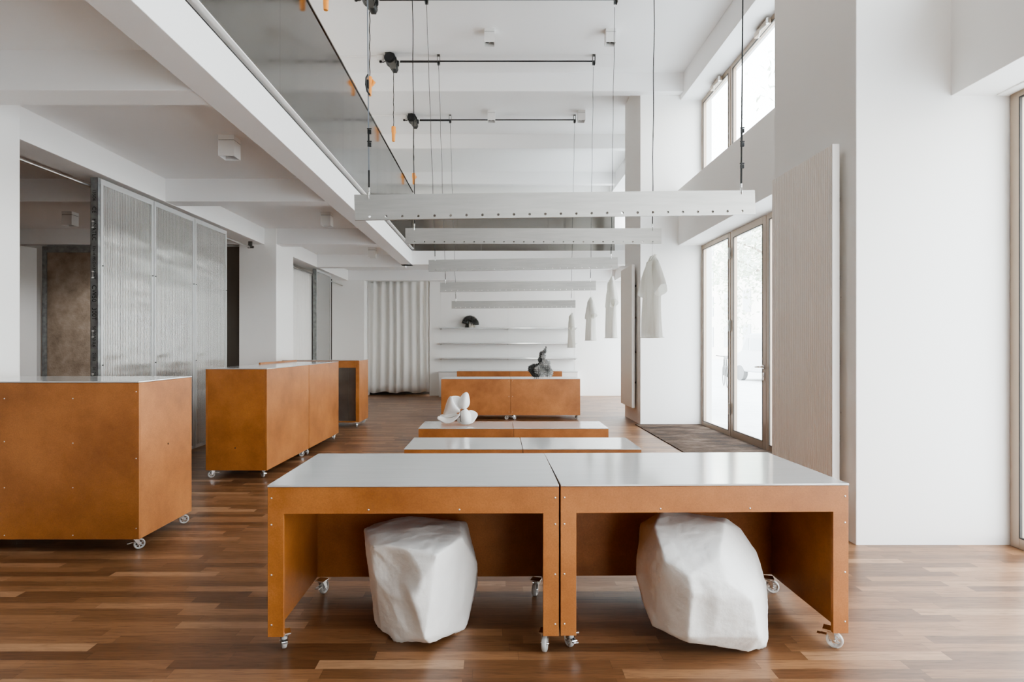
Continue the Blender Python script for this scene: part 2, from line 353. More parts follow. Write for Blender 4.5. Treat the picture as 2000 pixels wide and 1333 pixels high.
# ------------------------------------------------------------------ steel parapet round the mezzanine
p = thing('parapet', 'long brushed steel parapet panel along the mezzanine edge, reflecting orange handsets', 'railing', (-1.79, 4.5, 3.35))
for i in range(8):
    y0 = YB+.2 + i*1.93; y1 = min(y0+1.928, 12.22)
    MB().box(-.0, y0-4.5, 0, .05, y1-4.5, 1.16).build('steel_panel', M['steel'], p)
MB().box(-.01, YB+.2-4.5, 1.155, .06, 12.20-4.5, 1.17).build('top_cap', M['steel'], p)
MB().box(.0, YB+.2-4.5, -.012, .062, 12.22-4.5, -.002).build('edge_strip', M['white'], p)
p = thing('parapet', 'brown-tinted brushed steel parapet panel across the far mezzanine edge', 'railing', (-1.79, 12.25, 3.31))
for i in range(3):
    MB().box(.07+i*1.39, 0, 0, .07+(i+1)*1.39-.002, .04, 1.18).build('steel_panel', M['steel'], p)

# ------------------------------------------------------------------ castors, screws and wheeled units
CAST = .083
def wheel_mesh():
    mb = MB(); Mx = Matrix.Rotation(PI/2, 4, 'Y')
    mb.lathe([(.023,-.009),(.030,-.0115),(.034,-.008),(.035,0),(.034,.008),(.030,.0115),(.023,.009)], Mx, 28, True)
    mb.lathe([(.005,-.008),(.012,-.008),(.012,.008),(.005,.008)], Mx, 16, True)
    for a in range(6):
        t = a*PI/3; mb.box(-.006, -.003, .010, .006, .003, .025, Matrix.Rotation(t, 4, 'X'))
    return mb.mesh('wheel')
WHEEL = wheel_mesh(); WHEEL.materials.append(M['clear'])
def fork_mesh():
    mb = MB(); mb.box(-.026,-.026,.077,.026,.026,.083); mb.cyl((0,0,.070),(0,0,.078),.018,18)
    for s in (-1, 1):
        x = s*.015
        mb.prism([(-.014,.072),(.018,.072),(.024,.028),(.016,.026)], -.0012, .0012, Matrix.Translation((x,0,0)) @ Matrix.Rotation(PI/2, 4, 'Z'))
    mb.box(-.016,-.014,.069,.016,.018,.0725); mb.cyl((-.018,.02,.035),(.018,.02,.035),.004,10)
    return mb.mesh('castor')
FORK = fork_mesh(); FORK.materials.append(M['chrome'])
lv = MB().box(-.012,-.036,.050,.012,-.012,.053).box(-.012,-.05,.046,.012,-.034,.051); LEVER = lv.mesh('brake_lever'); LEVER.materials.append(M['chrome'])
SCREW = MB().cyl((0,.002,0),(0,-.0016,0),.0045,14,.0036).mesh('screw'); SCREW.materials.append(M['screw'])
PLUG = MB().cyl((0,.002,0),(0,-.0012,0),.007,14).mesh('cable_hole'); PLUG.materials.append(M['hole'])
rnd = random.Random(4)
def castor(parent, x, y, a=None, lever=True):
    c = share('castor', FORK, parent, (x, y, 0), (0, 0, rnd.uniform(-2.6, 2.6) if a is None else a))
    share('wheel', WHEEL, c, (0, .02, .035))
    if lever: share('brake_lever', LEVER, c)
T = .019
def unit(name, label, cat, loc, rz, w, dep, h, style, screws=(), plugs=(), group=None, upstand=0, angs=(None,)*4, wheels=True, side_screws=()):
    t = thing(name, label, cat, loc, rz, group); m = M['mdf']; zt = h-.010
    z0 = CAST
    MB().box(.0, -.004, zt+.002, w, dep+.004, h).build('top_sheet', M['sheet'], t, .0012)
    if style == 'open':
        st = .068; ap = zt-.115
        poly = [(0,z0),(st,z0),(st,ap),(w-st,ap),(w-st,z0),(w,z0),(w,zt),(0,zt)]
        MB().prism(poly, 0, T).build('front_frame', m, t, .001)
        MB().box(0, dep-T-.06, z0, w, dep-.06, zt).build('back_panel', m, t, .001)
        for x in (0, w-T): MB().box(x, T+.0005, z0, x+T, dep-T-.061, zt).build('side_panel', m, t, .001)
        MB().box(T, T+.001, zt-.02, w-T, dep-T-.062, zt).build('top_board', m, t)
    elif style == 'closed':
        MB().box(0, 0, z0, w, T, zt).build('front_panel', m, t, .001)
        MB().box(0, dep-T, z0, w, dep, zt+upstand).build('back_panel', m, t, .001)
        for x in (0, w-T): MB().box(x, T+.0005, z0, x+T, dep-T-.0005, zt).build('side_panel', m, t, .001)
        MB().box(T, T, z0, w-T, dep-T, z0+T).build('base_board', m, t)
        MB().box(T, T, zt-T, w-T, dep-T, zt).build('top_board', m, t)
    elif style == 'shelf':
        st = .058; ap = zt-.115; rl = z0+.02
        mb = MB().box(0,0,z0,st,T,zt).box(w-st,0,z0,w,T,zt).box(st,0,ap,w-st,T,zt).box(st,0,z0,w-st,T,rl)
        mb.build('front_frame', m, t, .001)
        MB().box(0, dep-T, z0, w, dep, zt).build('back_panel', m, t, .001)
        for x in (0, w-T): MB().box(x, T+.0005, z0, x+T, dep-T-.0005, zt).build('side_panel', m, t, .001)
        MB().box(T,T,z0,w-T,dep-T,z0+T).build('base_board', m, t)
        MB().box(st,.05,rl,w-st,.056,ap+.02).build('steel_door', M['steelliner'], t)
        MB().box(w*.52, .032, rl, w*.52+.42, .038, ap+.01).build('sliding_door', M['steelliner'], t)
    if wheels:
        ins = .053
        for i, (x, y) in enumerate(((ins, ins),(w-ins, ins),(ins, dep-ins-(.06 if style == 'open' else 0)),(w-ins, dep-ins-(.06 if style == 'open' else 0)))):
            castor(t, x, y, angs[i])
    for (x, z) in screws: share('screw', SCREW, t, (x, 0, z))
    for (x, z) in plugs: share('cable_hole', PLUG, t, (x, 0, z))
    for (sx, y, z, me) in side_screws:
        share('screw' if me is SCREW else 'cable_hole', me, t, (0 if sx < 0 else w, y, z), (0, 0, -PI/2 if sx < 0 else PI/2))
    return t
def stile_screws(w): return [(x, z) for x in (.016, w-.016) for z in (.685,.57,.352,.135)] + [(.436,.634),(.83,.634)]
W = 1.262
unit('display_table', 'left orange board table on castors with white stone stool under it, pale metal top', 'table', (-.994, 2.550, 0), R(.4), W, .74, .742, 'open', stile_screws(W), group=None, angs=(.4,2.9,-.3,2.8))
unit('display_table', 'right orange board table on castors nearest the windows, pale metal top', 'table', (.2765, 2.562, 0), R(1.0), W+.004, .74, .742, 'open', stile_screws(W+.004), angs=(.3,-2.2,.2,-1.9))
gp = None
unit('low_plinth', 'left unit of the low metal-topped plinths just behind the front tables', 'plinth', (-.992, 6.28, 0), 0, W, .76, .240, 'closed')
unit('low_plinth', 'right unit of the low metal-topped plinths just behind the front tables', 'plinth', (.276, 6.28, 0), 0, W, .76, .240, 'closed')
unit('low_plinth', 'low metal-topped plinth carrying the folded white sculpture', 'plinth', (-1.046, 7.83, 0), 0, W, .70, .240, 'closed')
unit('low_plinth', 'empty low plinth to the right of the one with the white sculpture', 'plinth', (.220, 7.83, 0), 0, W, .70, .240, 'closed')
unit('wheeled_counter', 'left half of the orange panelled block in front of the wall shelves', 'counter', (-1.008, 10.6, 0), 0, 1.25, .70, .74, 'closed', [(1.22,.70),(1.22,.42),(1.22,.14)])
unit('wheeled_counter', 'right half of the orange panelled block, carrying the dark spiky sculpture', 'counter', (.246, 10.6, 0), 0, 1.25, .70, .74, 'closed', [(.03,.70),(.03,.42),(.03,.14)])
unit('wheeled_counter', 'left orange unit farthest back before the white base cabinet', 'counter', (-.95, 13.9, 0), 0, 1.24, .70, .735, 'closed')
unit('wheeled_counter', 'right orange unit farthest back before the white base cabinet', 'counter', (.294, 13.9, 0), 0, 1.24, .70, .735, 'closed')
sx = W-.018
E_scr = [(.387,1.0),(.387,.72),(.387,.42),(.387,.11),(.832,1.0),(.832,.71),(.832,.42),(.832,.11),(sx,1.045),(sx,.61),(sx,.155)]
unit('wheeled_counter', 'tall orange counter cut off by the left edge of the photo', 'counter', (-3.592, 3.83, 0), 0, W, .66, 1.112, 'closed', E_scr, side_screws=[(1,.34,.65,PLUG)], angs=(.5,-.9,1.2,-1.0))
unit('wheeled_counter', 'near unit of the tall orange counters standing end to end before the grey ribbed screens', 'counter', (-2.32, 5.93, 0), R(89.1), W, .62, 1.112, 'closed', side_screws=[(-1,.32,.31,PLUG)], angs=(-.8,.8,.6,2.1))
unit('wheeled_counter', 'far unit of the tall orange counters standing end to end before the grey ribbed screens', 'counter', (-2.30, 5.93+W+.010, 0), R(89.1), W, .62, 1.112, 'closed', upstand=.03)
unit('wheeled_counter', 'tall orange counter with steel-lined open front near the white curtain', 'counter', (-3.50, 9.0, 0), 0, W, .66, 1.10, 'shelf').location = (-3.51, 9.62-.02, 0)

# ------------------------------------------------------------------ white stone stools
def rock(name, label, pts, back, mat, disp=.010, carve=()):
    bm = bmesh.new(); P = [at(*q) for q in pts]+[Vector(b) for b in back]
    zmin = min(p.z for p in P)
    c = sum(P, Vector())/len(P); base = Vector((c.x, c.y, 0))
    for p in P: bm.verts.new(p - base)
    r = bmesh.ops.convex_hull(bm, input=bm.verts[:])
    bmesh.ops.delete(bm, geom=[g for g in set(r['geom_interior']+r['geom_unused']) if isinstance(g, bmesh.types.BMVert)], context='VERTS')
    me = bpy.data.meshes.new(name); bm.to_mesh(me); bm.free()
    o = bpy.data.objects.new(name, me); col.objects.link(o); me.materials.append(mat)
    a = o.modifiers.new('r', 'REMESH'); a.mode = 'VOXEL'; a.voxel_size = .008; a.use_smooth_shade = True
    s = o.modifiers.new('s', 'SMOOTH'); s.factor = .5; s.iterations = 3
    tx = bpy.data.textures.new('lumps', 'CLOUDS'); tx.noise_scale = .12; tx.noise_depth = 3
    d = o.modifiers.new('d', 'DISPLACE'); d.texture = tx; d.strength = disp*2.2; d.mid_level = .5
    dg = bpy.context.evaluated_depsgraph_get(); dg.update()
    me2 = bpy.data.meshes.new_from_object(o.evaluated_get(dg)); o.modifiers.clear(); o.data = me2
    for (cx, cz, rx, rz, ang, dep) in carve:      # shallow scoops taken out of the front
        for v in me2.vertices:
            wx, wz = v.co.x+base.x-cx, v.co.z-cz
            if v.co.y+base.y > c.y+.02: continue
            ux, uz = wx*math.cos(ang)+wz*math.sin(ang), -wx*math.sin(ang)+wz*math.cos(ang)
            q = (ux/rx)**2+(uz/rz)**2
            if q < 1: v.co.y += dep*(1-q)**1.5*(1+.3*(1-q))
    zm = min(v.co.z for v in me2.vertices)
    for v in me2.vertices:
        v.co.z -= zm
        if v.co.z < .006: v.co.z = 0
    for p_ in me2.polygons: p_.use_smooth = True
    o.location = base
    return tag(o, label, 'stool')
def z8(x, y): return (500+x*.3549, 860+y*.3549)
def z9(x, y): return (1060+x*.3549, 860+y*.3549)
A = [(590,560,2.86),(600,640,2.76),(640,528,2.95),(800,492,3.02),(850,486,3.05),(1000,500,3.03),(1115,520,2.95),(1140,600,2.86),(1222,745,2.90),(1222,785,2.88),(1165,1070,2.85),(1158,1110,2.80),
     (640,662,2.68),(720,655,2.64),(1000,712,2.545),(1130,612,2.74),(985,760,2.54),(850,945,2.53),(930,1180,2.545),(960,1205,2.60),(760,1180,2.68),(690,1130,2.74),(655,1080,2.80),(640,900,2.78),(1160,900,2.84),(850,560,2.80)]
rock('stone_stool', 'white plaster boulder stool with a scooped front under the left table', [(*z8(x,y), d) for x, y, d in A],
     [(-.50,3.02,.05),(-.10,3.03,.05),(-.52,3.05,.35),(-.16,3.08,.36),(-.36,2.72,0),(-.22,2.75,0),(-.46,2.85,0),(-.14,2.9,0)], M['stone'], .007,
     ((-.455,.275,.135,.12,-.4,.050),(-.40,.12,.07,.12,.35,.018)))
B = [(655,480,2.92),(700,478,2.95),(1010,530,2.88),(1090,590,2.86),(1180,710,2.83),(1232,900,2.76),(1246,1190,2.66),(1232,1250,2.63),(1130,1276,2.56),(950,1250,2.53),(800,1225,2.53),(720,1190,2.56),(605,1130,2.68),(560,1020,2.74),(515,850,2.80),(516,740,2.83),(560,620,2.86),(600,555,2.88),
     (612,575,2.76),(915,615,2.68),(1000,560,2.74),(975,760,2.535),(650,700,2.62),(665,770,2.57),(1160,1000,2.47),(1190,1200,2.49),(800,860,2.48),(830,970,2.455),(800,1200,2.49),(1020,900,2.47)]
rock('stone_stool', 'larger white plaster boulder stool leaning right under the right table', [(*z9(x,y), d) for x, y, d in B],
     [(.72,3.02,.06),(1.15,3.02,.06),(.74,3.05,.34),(1.2,3.0,.32),(.95,2.62,0),(1.15,2.6,0),(.80,2.8,0),(1.22,2.8,0)], M['stone'], .006,
     ((.86,.14,.07,.14,0,.012),))

# ------------------------------------------------------------------ hanging perforated bars with their straps, cables and hoists
def bar_mesh(L=2.44, H=.15, th=.014, n=25, r=.0078):
    cu = bpy.data.curves.new('bar', 'CURVE'); cu.dimensions = '2D'; cu.fill_mode = 'BOTH'; cu.extrude = th/2; cu.bevel_depth = .0008; cu.offset = -.0008
    def poly(pts):
        s = cu.splines.new('POLY'); s.points.add(len(pts)-1)
        for q, (x, y) in zip(s.points, pts): q.co = (x, y, 0, 1)
        s.use_cyclic_u = True
    poly([(0,-H),(L,-H),(L,0),(0,0)])
    pitch = (L-.17)/(n-1)
    for i in range(n):
        cx = .085+i*pitch; poly([(cx+r*math.cos(a*PI/9), -H+.021+r*math.sin(a*PI/9)) for a in range(18)])
    for cx in (.085, L-.085): poly([(cx+.005*math.cos(a*PI/6), -.016+.005*math.sin(a*PI/6)) for a in range(12)])
    ob = bpy.data.objects.new('tmp', cu); me = bpy.data.meshes.new_from_object(ob); bpy.data.objects.remove(ob)
    me.transform(Matrix.Rotation(PI/2, 4, 'X'))
    return me
BAR = bar_mesh(); BAR.materials.clear(); BAR.materials.append(M['alu'])
labs = ['nearest and largest perforated aluminium hanging bar', 'second perforated aluminium hanging bar from the front, with the largest shirt on it', 'middle perforated aluminium hanging bar of the five',
        'fourth perforated aluminium hanging bar from the front', 'farthest and smallest perforated aluminium hanging bar']
bars = [((692,381,3.45),(1475,372,3.65)), ((792,446,5.6),(1289.5,446.3,5.63)), ((837,508,7.55),(1206.5,502.5,7.62)), ((859.6,552,9.20),(1163.6,549,9.24)), ((882,588.3,11.6),(1123.4,586.8,11.6))]
holes = []
for (a, b_), lb in zip(bars, labs):
    P, Q = at(*a), at(*b_); X = (Q-P).normalized(); Zr = Vector((0,0,1)); Y = Zr.cross(X).normalized(); Z = X.cross(Y)
    o = bpy.data.objects.new('hanging_bar', BAR); col.objects.link(o); tag(o, lb, 'bar', 'perforated hanging bars')
    Mt = Matrix(((X.x,Y.x,Z.x),(X.y,Y.y,Z.y),(X.z,Y.z,Z.z))).to_4x4(); Mt.translation = P; o.matrix_world = Mt
    L = 2.44; holes.append((Mt @ Vector((.085,0,-.016)), Mt @ Vector((L-.085,0,-.016)), Mt @ Vector((L-.085,0,-.129))))
ordn = ['nearest bar', 'second bar', 'middle bar', 'fourth bar', 'farthest bar']
CEILZ = 5.88
tops = {0:(-1.02,1.71,5.88), 1:(-.98,1.62,5.88), 2:(-.905,1.52,5.72), 3:(-.915,1.51,5.72), 4:(-.925,1.525,5.72)}
for i, (hl, hr, hs) in enumerate(holes):
    for sd, hp in (('left', hl), ('right', hr)):
        top = Vector((tops[i][0 if sd == 'left' else 1], hp.y, tops[i][2])) if i > 1 else Vector((hp.x+(-.03 if sd == 'left' else .03), hp.y, 5.88))
        base = hp.copy(); t = thing('suspension_line', 'dark %s holding the %s end of the %s' % ('webbing strap and buckle' if i == 0 else 'cable with short strap and hook', sd, ordn[i]), 'cable', base, group='suspension lines of the hanging bars')
        v = top-base
        # carabiner through the hole
        ring = [(.009*math.cos(a*PI/8), 0, .012+.020*math.sin(a*PI/8)) for a in range(16)]
        ring = [(0*x+.001, x, z) for x, y, z in ring]
        MB().tube([Vector((.0, .013*math.cos(a*PI/8), .010+.024*math.sin(a*PI/8))) for a in range(16)], .0028, 8, True).cyl((0,0,.034),(0,0,.058),.006,10).build('carabiner', M['chrome'], t)
        def P(z): return Vector((v.x*z/v.z, 0, z))
        if i == 0:
            sm = M['greystrap'] if sd == 'left' else M['blackrope']
            w_ = .009 if sd == 'left' else .011
            for (za, zb, ww, mm) in ((.058,.16,w_,M['blackrope']),(.16,.30,w_*.8,sm),(.30,.40,w_*1.05,M['blackrope']),(.40,v.z,w_*.75,sm)):
                a_, b_ = P(za), P(zb); mb = MB()
                mb.add([(a_.x-ww/2,-.0015,a_.z),(a_.x+ww/2,-.0015,a_.z),(b_.x+ww/2,-.0015,b_.z),(b_.x-ww/2,-.0015,b_.z),(a_.x-ww/2,.0015,a_.z),(a_.x+ww/2,.0015,a_.z),(b_.x+ww/2,.0015,b_.z),(b_.x-ww/2,.0015,b_.z)],
                       [(0,1,2,3),(7,6,5,4),(0,4,5,1),(1,5,6,2),(2,6,7,3),(3,7,4,0)])
                mb.build('strap', mm, t)
            for zc in (.165,.30,.385) if sd == 'right' else (.31,.385):
                q = P(zc); MB().box(q.x-.006,-.006,zc-.012,q.x+.016,.006,zc+.012).box(q.x-.009,-.005,zc+.016,q.x+.018,.005,zc+.022).build('buckle', M['black'], t, .0015)
            if sd == 'left':
                q = P(.66)
                MB().tube([(q.x,-.004,.72),(q.x-.010,-.008,.70),(q.x-.012,-.008,.66),(q.x-.004,-.006,.62),(q.x+.012,-.006,.60)], .005, 8).box(q.x-.008,-.008,.64,q.x+.004,.008,.69).build('ratchet', M['black'], t)
        else:
            MB().cyl(P(.056), P(.15), .0045, 8).build('strap', M['blackrope'], t)
            zz = .15; pts = [P(zz+(v.z-zz)*f/24)+Vector((.003*math.sin(f*1.1)*(1 if 0<f<24 else 0),0,0)) for f in range(25)]
            MB().tube(pts, .0042 if i == 1 else .0036, 6).build('cable', M['wire'] if i > 1 else M['blackrope'], t)
            if i == 1: q = P(.24); MB().box(q.x-.008,-.008,.22,q.x+.01,.008,.27).build('buckle', M['black'], t, .002)

# ceiling tubes with pulleys, hoists and sockets (three in view)
tname = ['nearest', 'middle', 'farthest']
for j, i in enumerate((2, 3, 4)):
    y = holes[i][0].y; xl, xr, zt = tops[i]
    zt = 5.785
    t = thing('pulley_tube', '%s black ceiling tube with two pulley brackets' % tname[j], 'tube', (xl, y, zt), group='pulley tubes under the ceiling')
    MB().cyl((-.60, .0, 0), (xr-xl+.02, 0, 0), .0115, 12).build('tube', M['black'], t)
    MB().cyl((-.60, -.03, -.028), (0, -.03, -.028), .008, 10).build('hoist_rope', M['black'], t)
    for x in (0, xr-xl):
        MB().box(x-.022,-.03,-.05,x-.016,.03,.094).box(x+.016,-.03,-.05,x+.022,.03,.094).box(x-.022,-.03,.088,x+.022,.03,.094).build('pulley_bracket', M['housing'], t)
        MB().lathe([(.010,-.012),(.034,-.012),(.026,0),(.034,.012),(.010,.012)], Matrix.Translation((x,0,-.035)) @ Matrix.Rotation(PI/2,4,'Y'), 20, True).build('pulley_wheel', M['black'], t)
    hx = xl-.72
    h = thing('electric_hoist', '%s black electric rope hoist at the left end of its ceiling tube' % tname[j], 'hoist', (hx, y, zt), group='electric hoists')
    MB().prism([(-.10,.094),(-.02,.094),(.08,-.06),(.06,-.155),(.0,-.155),(-.10,.0)], -.10, -.07).build('side_plate', M['housing'], h, .004)
    MB().prism([(-.10,.094),(-.02,.094),(.08,-.06),(.06,-.155),(.0,-.155),(-.10,.0)], .06, .075).build('side_plate', M['housing'], h, .004)
    MB().cyl((-.03,-.105,.01),(-.03,.05,.01),.082,28).cyl((-.03,-.12,.01),(-.03,-.105,.01),.062,28).build('motor', M['black'], h)
    MB().cyl((.03,-.09,-.10),(.03,.06,-.10),.052,24).build('rope_drum', M['black'], h)
    MB().box(.03,-.07,-.06,.07,.05,.04).cyl((.075,-.01,.0),(.075,-.01,.0-.08),.03,16).build('gear_box', M['black'], h, .008)
    MB().tube([(-.02,-.12,.08),(.04,-.13,.06),(.075,-.12,-.02),(.06,-.11,-.08)], .006, 8).build('wiring', M['blackrope'], h)
    MB().box(-.05,-.03,.02,.02,.03,.094).build('ceiling_mount', M['housing'], h)
    s = thing('ceiling_socket', 'small white socket box with black plug beside the %s hoist' % tname[j], 'socket', (hx-.19, y+.03, CEILZ), group='ceiling sockets')
    MB().box(-.05,-.045,-.075,.045,.045,0).build('box', M['white'], s, .006)
    MB().cyl((0,-.01,-.08),(.0,-.01,-.105),.02,12).tube([(0,-.01,-.10),(.05,-.02,-.105),(.12,-.03,-.07)], .007, 8).build('plug', M['black'], s)
    s = tag(MB().box(-.62,-.012,-.016,.0,.012,0).build('cable_duct', M['white'], None, .002), 'thin white cable duct running to the socket of the %s hoist' % tname[j], 'duct', 'ceiling cable ducts'); s.location = (hx-.245, y+.03, CEILZ)

def remote(px, py0, py1, d, lab, turn, hoist=True):
    a, b_ = at(px, py0, d), at(px, py1, d); H = a.z-b_.z; sc = H/.27
    t = thing('hoist_handset', lab, 'remote control', (a.x, d-.06, b_.z), turn, 'orange hoist handsets')
    MB().tube([(0,0,0),(0,0,.012),(0,0,.13*sc),(0,0,.18*sc),(0,0,H-.01),(0,0,H)], [.020,.024,.027,.034,.034,.024], 18).build('grip', M['orange'], t)
    MB().tube([(.0,0,.12*sc),(.035,0,.16*sc),(.052,0,.19*sc),(.03,0,.23*sc)], [.012,.02,.024,.012], 12).build('button_head', M['orange'], t)
    MB().cyl((.055,0,.19*sc),(.068,0,.19*sc),.014,14).build('button', M['red'], t)
    L = 5.62-b_.z if hoist else 5.88-b_.z
    pts = [(.004*math.sin(f*1.7), .003*math.cos(f*2.1), H+(L-H)*f/14) for f in range(15)]; pts[0] = (0,0,H)
    MB().tube(pts, .0055, 8).build('control_cable', M['blackrope'], t)
remote(640, -22, 27, 5.66, 'orange handset cut off by the top edge of the photo', .3, False)
remote(724, 154, 191, 7.6, 'orange hoist handset with red button hanging beside the grey strap', .15)
remote(770, 250, 279, 9.22, 'plain orange handset hanging left of the middle hoist cable', 1.4)
remote(809, 340, 362, 11.6, 'farthest and smallest orange handset, just above the nearest bar', .9)

# ------------------------------------------------------------------ ceiling spot lights
def spot_meshes():
    s = .0725
    h = MB()
    h.box(-s,-s,-.045,s,s,0); 
    w = .006
    h.box(-s,-s,-.195,-s+w,s,-.05).box(s-w,-s,-.195,s,s,-.05).box(-s+w,-s,-.195,s-w,-s+w,-.05).box(-s+w,s-w,-.195,s-w,s,-.05).box(-s+w,-s+w,-.10,s-w,s-w,-.05)
    a = h.mesh('housing'); a.materials.append(M['white'])
    g = MB().box(-s+.003,-s+.003,-.05,s-.003,s-.003,-.045); b = g.mesh('shadow_joint'); b.materials.append(M['gasket'])
    l = MB(); 
    for x in (-.033,.033): l.cyl((x,0,-.165),(x,0,-.10),.026,18)
    l.box(-.06,-.06,-.112,.06,.06,-.101)
    c = l.mesh('lamp_module'); c.materials.append(M['lens']); return a, b, c
SP = spot_meshes()
def spot(x, y, z, lab, g):
    t = thing('ceiling_spotlight', lab, 'ceiling light', (x, y, z), 0, g)
    share('housing', SP[0], t); share('shadow_joint', SP[1], t); share('lamp_module', SP[2], t)
G1 = 'white cube spotlights under the mezzanine'; G2 = 'white cube spotlights on the high ceiling'
spot(-2.50, 5.50, 3.29, 'largest white cube spotlight, nearest under the mezzanine', G1)
spot(-2.50, 8.65, 3.29, 'second white cube spotlight under the mezzanine, above the end-to-end counters', G1)
spot(-2.50, 11.8, 3.29, 'third and faintest white cube spotlight under the mezzanine', G1)
spot(-6.25, 8.62, 3.29, 'white cube spotlight in the back room above the brown wall panel', G1)
spot(-.11, 8.49, 5.88, 'white cube spotlight nearest the middle of the high ceiling', G2)
spot(1.63, 8.49, 5.88, 'white cube spotlight at the right, in the nearest pair on the high ceiling', G2)
spot(-.11, 11.42, 5.88, 'white cube spotlight in front of the farthest ceiling tube', G2)
spot(1.63, 11.42, 5.88, 'white cube spotlight just right of the farthest ceiling tube', G2)

# ------------------------------------------------------------------ shirts on hangers
def shirt(hp, yaw, seed, lab, barname, scale=1, sway=0):
    rg = random.Random(seed)
    n0 = Vector((hp.x, hp.y, hp.z-.125))
    h = thing('coat_hanger', 'thin wire hanger hooked into the right end of the %s' % barname, 'hanger', n0, yaw, 'wire coat hangers')
    MB().tube([(0,0,.0),(0,0,.06),(.012,0,.075),(.02,0,.10),(.012,0,.122),(0,0,.128),(-.012,0,.120)], .002, 8).build('hook', M['rod'], h)
    MB().tube([(0,0,.0),(-.19,0,-.085),(-.185,0,-.095),(.185,0,-.095),(.19,0,-.085)], .0022, 8, True).build('wire_body', M['rod'], h)
    mb = MB(); nu = 40; rows = []
    Z = [(-.012,.058,.030),(-.035,.080,.034),(-.065,.108,.038),(-.10,.135,.042),(-.16,.165,.046),(-.25,.175,.05),(-.36,.19,.05),(-.48,.195,.052),(-.60,.20,.056),(-.70,.205,.06),(-.775,.207,.062),(-.79,.208,.062)]
    for ri, (z, w, dp) in enumerate(Z):
        for k2 in range(nu):
            a = 2*PI*k2/nu; f = min(1, ri/6)
            x = w*math.cos(a); y = dp*math.sin(a)*(1+.25*math.sin(3*a+seed))
            y += f*.020*math.sin(9*x/.1+seed*2+z*2) + f*.012*math.sin(17*x/.1+seed)
            x += f*.02*math.sin(z*5+seed)
            zz = z*scale
            if ri == 0: zz += -.055*(max(0,-math.sin(a)))**.7 + .006
            if ri == 1 and math.sin(a) < -.3: zz -= .03*(-math.sin(a))
            rows.append((x*scale, y, zz))
    fs = [(r*nu+k2, r*nu+(k2+1) % nu, (r+1)*nu+(k2+1) % nu, (r+1)*nu+k2) for r in range(len(Z)-1) for k2 in range(nu)]
    mb.add(rows, fs, True)
    s = thing('hanging_shirt', lab, 'shirt', n0, yaw, 'sheer white shirts on hangers')
    b_ = mb.build('body', M['shirt'], s)
    m = b_.modifiers.new('s', 'SUBSURF'); m.levels = 1; m.render_levels = 1
    for sg in (-1, 1):
        mb = MB(); C = [((.120,-.080),.028,.060),((.165,-.14),.036,.078),((.215,-.21),.044,.092),((.262,-.28),.046,.108),((.305,-.350),.05,.120),((.310,-.362),.05,.121)]
        vs = []; n = 24
        for ri, ((cx, cz), ry, rl) in enumerate(C):
            ax = Vector((.86, 0, .50)) if ri > 0 else Vector((.5,0,.86))
            for k2 in range(n):
                a = 2*PI*k2/n; p_ = Vector((cx,0,cz)) + ax*(rl*.82*math.cos(a)) + Vector((0,1,0))*(ry*math.sin(a)*(1+.2*math.sin(3*a+seed+sg)))
                vs.append((sg*(p_.x-.03)*scale, p_.y*(1 if ri else .8), p_.z*scale))
        fs = [(r*n+k2, r*n+(k2+1) % n, (r+1)*n+(k2+1) % n, (r+1)*n+k2) for r in range(len(C)-1) for k2 in range(n)]
        mb.add(vs, fs, True).build('sleeve', M['shirt'], s)
    col_pts = [(.064*scale*math.cos(a*PI/12), .031*math.sin(a*PI/12), -.012*scale+.008-.055*(max(0,-math.sin(a*PI/12)))**.7) for a in range(24)]
    MB().tube(col_pts, .005, 6, True).build('collar', M['shirt'], s)
    hem = [(x*1.003, y*1.003, z) for x, y, z in rows[-nu:]]
    MB().tube(hem, .004, 6, True).build('hem', M['shirt'], s)
shirt(holes[1][2], R(-88), 1.0, 'largest sheer white shirt, hanging on the second bar', 'second bar')
shirt(holes[2][2], R(-95), 2.3, 'sheer white shirt hanging beside the far right pier', 'middle bar')
shirt(holes[3][2], R(-88), 3.1, 'white shirt hanging in front of the bare far wall, left of the pier', 'fourth bar', .86)
shirt(holes[4][2], R(-96), 4.4, 'smallest and farthest shirt, hanging before the shelf ends', 'farthest bar', .86)

# ------------------------------------------------------------------ radiators
def radiator(y0, y1, lab):
    t = thing('radiator', lab, 'radiator', (2.42, y0, .26), 0, 'tall ribbed radiators'); Wd = y1-y0; H = 2.48; x0, x1 = -.095, -.045
    pitch = .0275; n = int(Wd/pitch); pts = [(x1, 0)]
    for i in range(n):
        b0 = i*Wd/n; q = Wd/n
        pts += [(x0+.010, b0+q*.02), (x0, b0+q*.16), (x0, b0+q*.66), (x0+.010, b0+q*.80)]
    pts += [(x0+.010, Wd), (x1, Wd)]
    mb = MB(); nn = len(pts)
    vs = [(x, y, 0) for x, y in pts]+[(x, y, H) for x, y in pts]
    fs = [(i, (i+1) % nn, (i+1) % nn+nn, i+nn) for i in range(nn)]
    # caps as strips
    mb.add(vs, fs); mb.box(x0+.010, 0, -.001, x1, Wd, .0); mb.box(x0+.006, 0, H, x1, Wd, H+.004)
    mb.build('ribbed_face', M['radiator'], t)
    MB().box(x0, -.006, 0, x1, -.0005, H+.004).build('side_cover', M['white'], t)
    for z in (.42, .95, 1.55, 2.1):
        for y in (.06, Wd-.1): MB().box(x1+.0, y, z, -.004, y+.03, z+.03).build('wall_bracket', M['gasket'], t)
    for z in (.62,1.42): MB().cyl((x1-.0,-.004,z),(x1+.012,-.004,z),.006,8).build('bracket_screw', M['chrome'], t)
radiator(4.09, 4.99, 'large tall ribbed radiator on the near right pier')
radiator(10.17, 11.08, 'far tall radiator on the pier beyond the entrance')

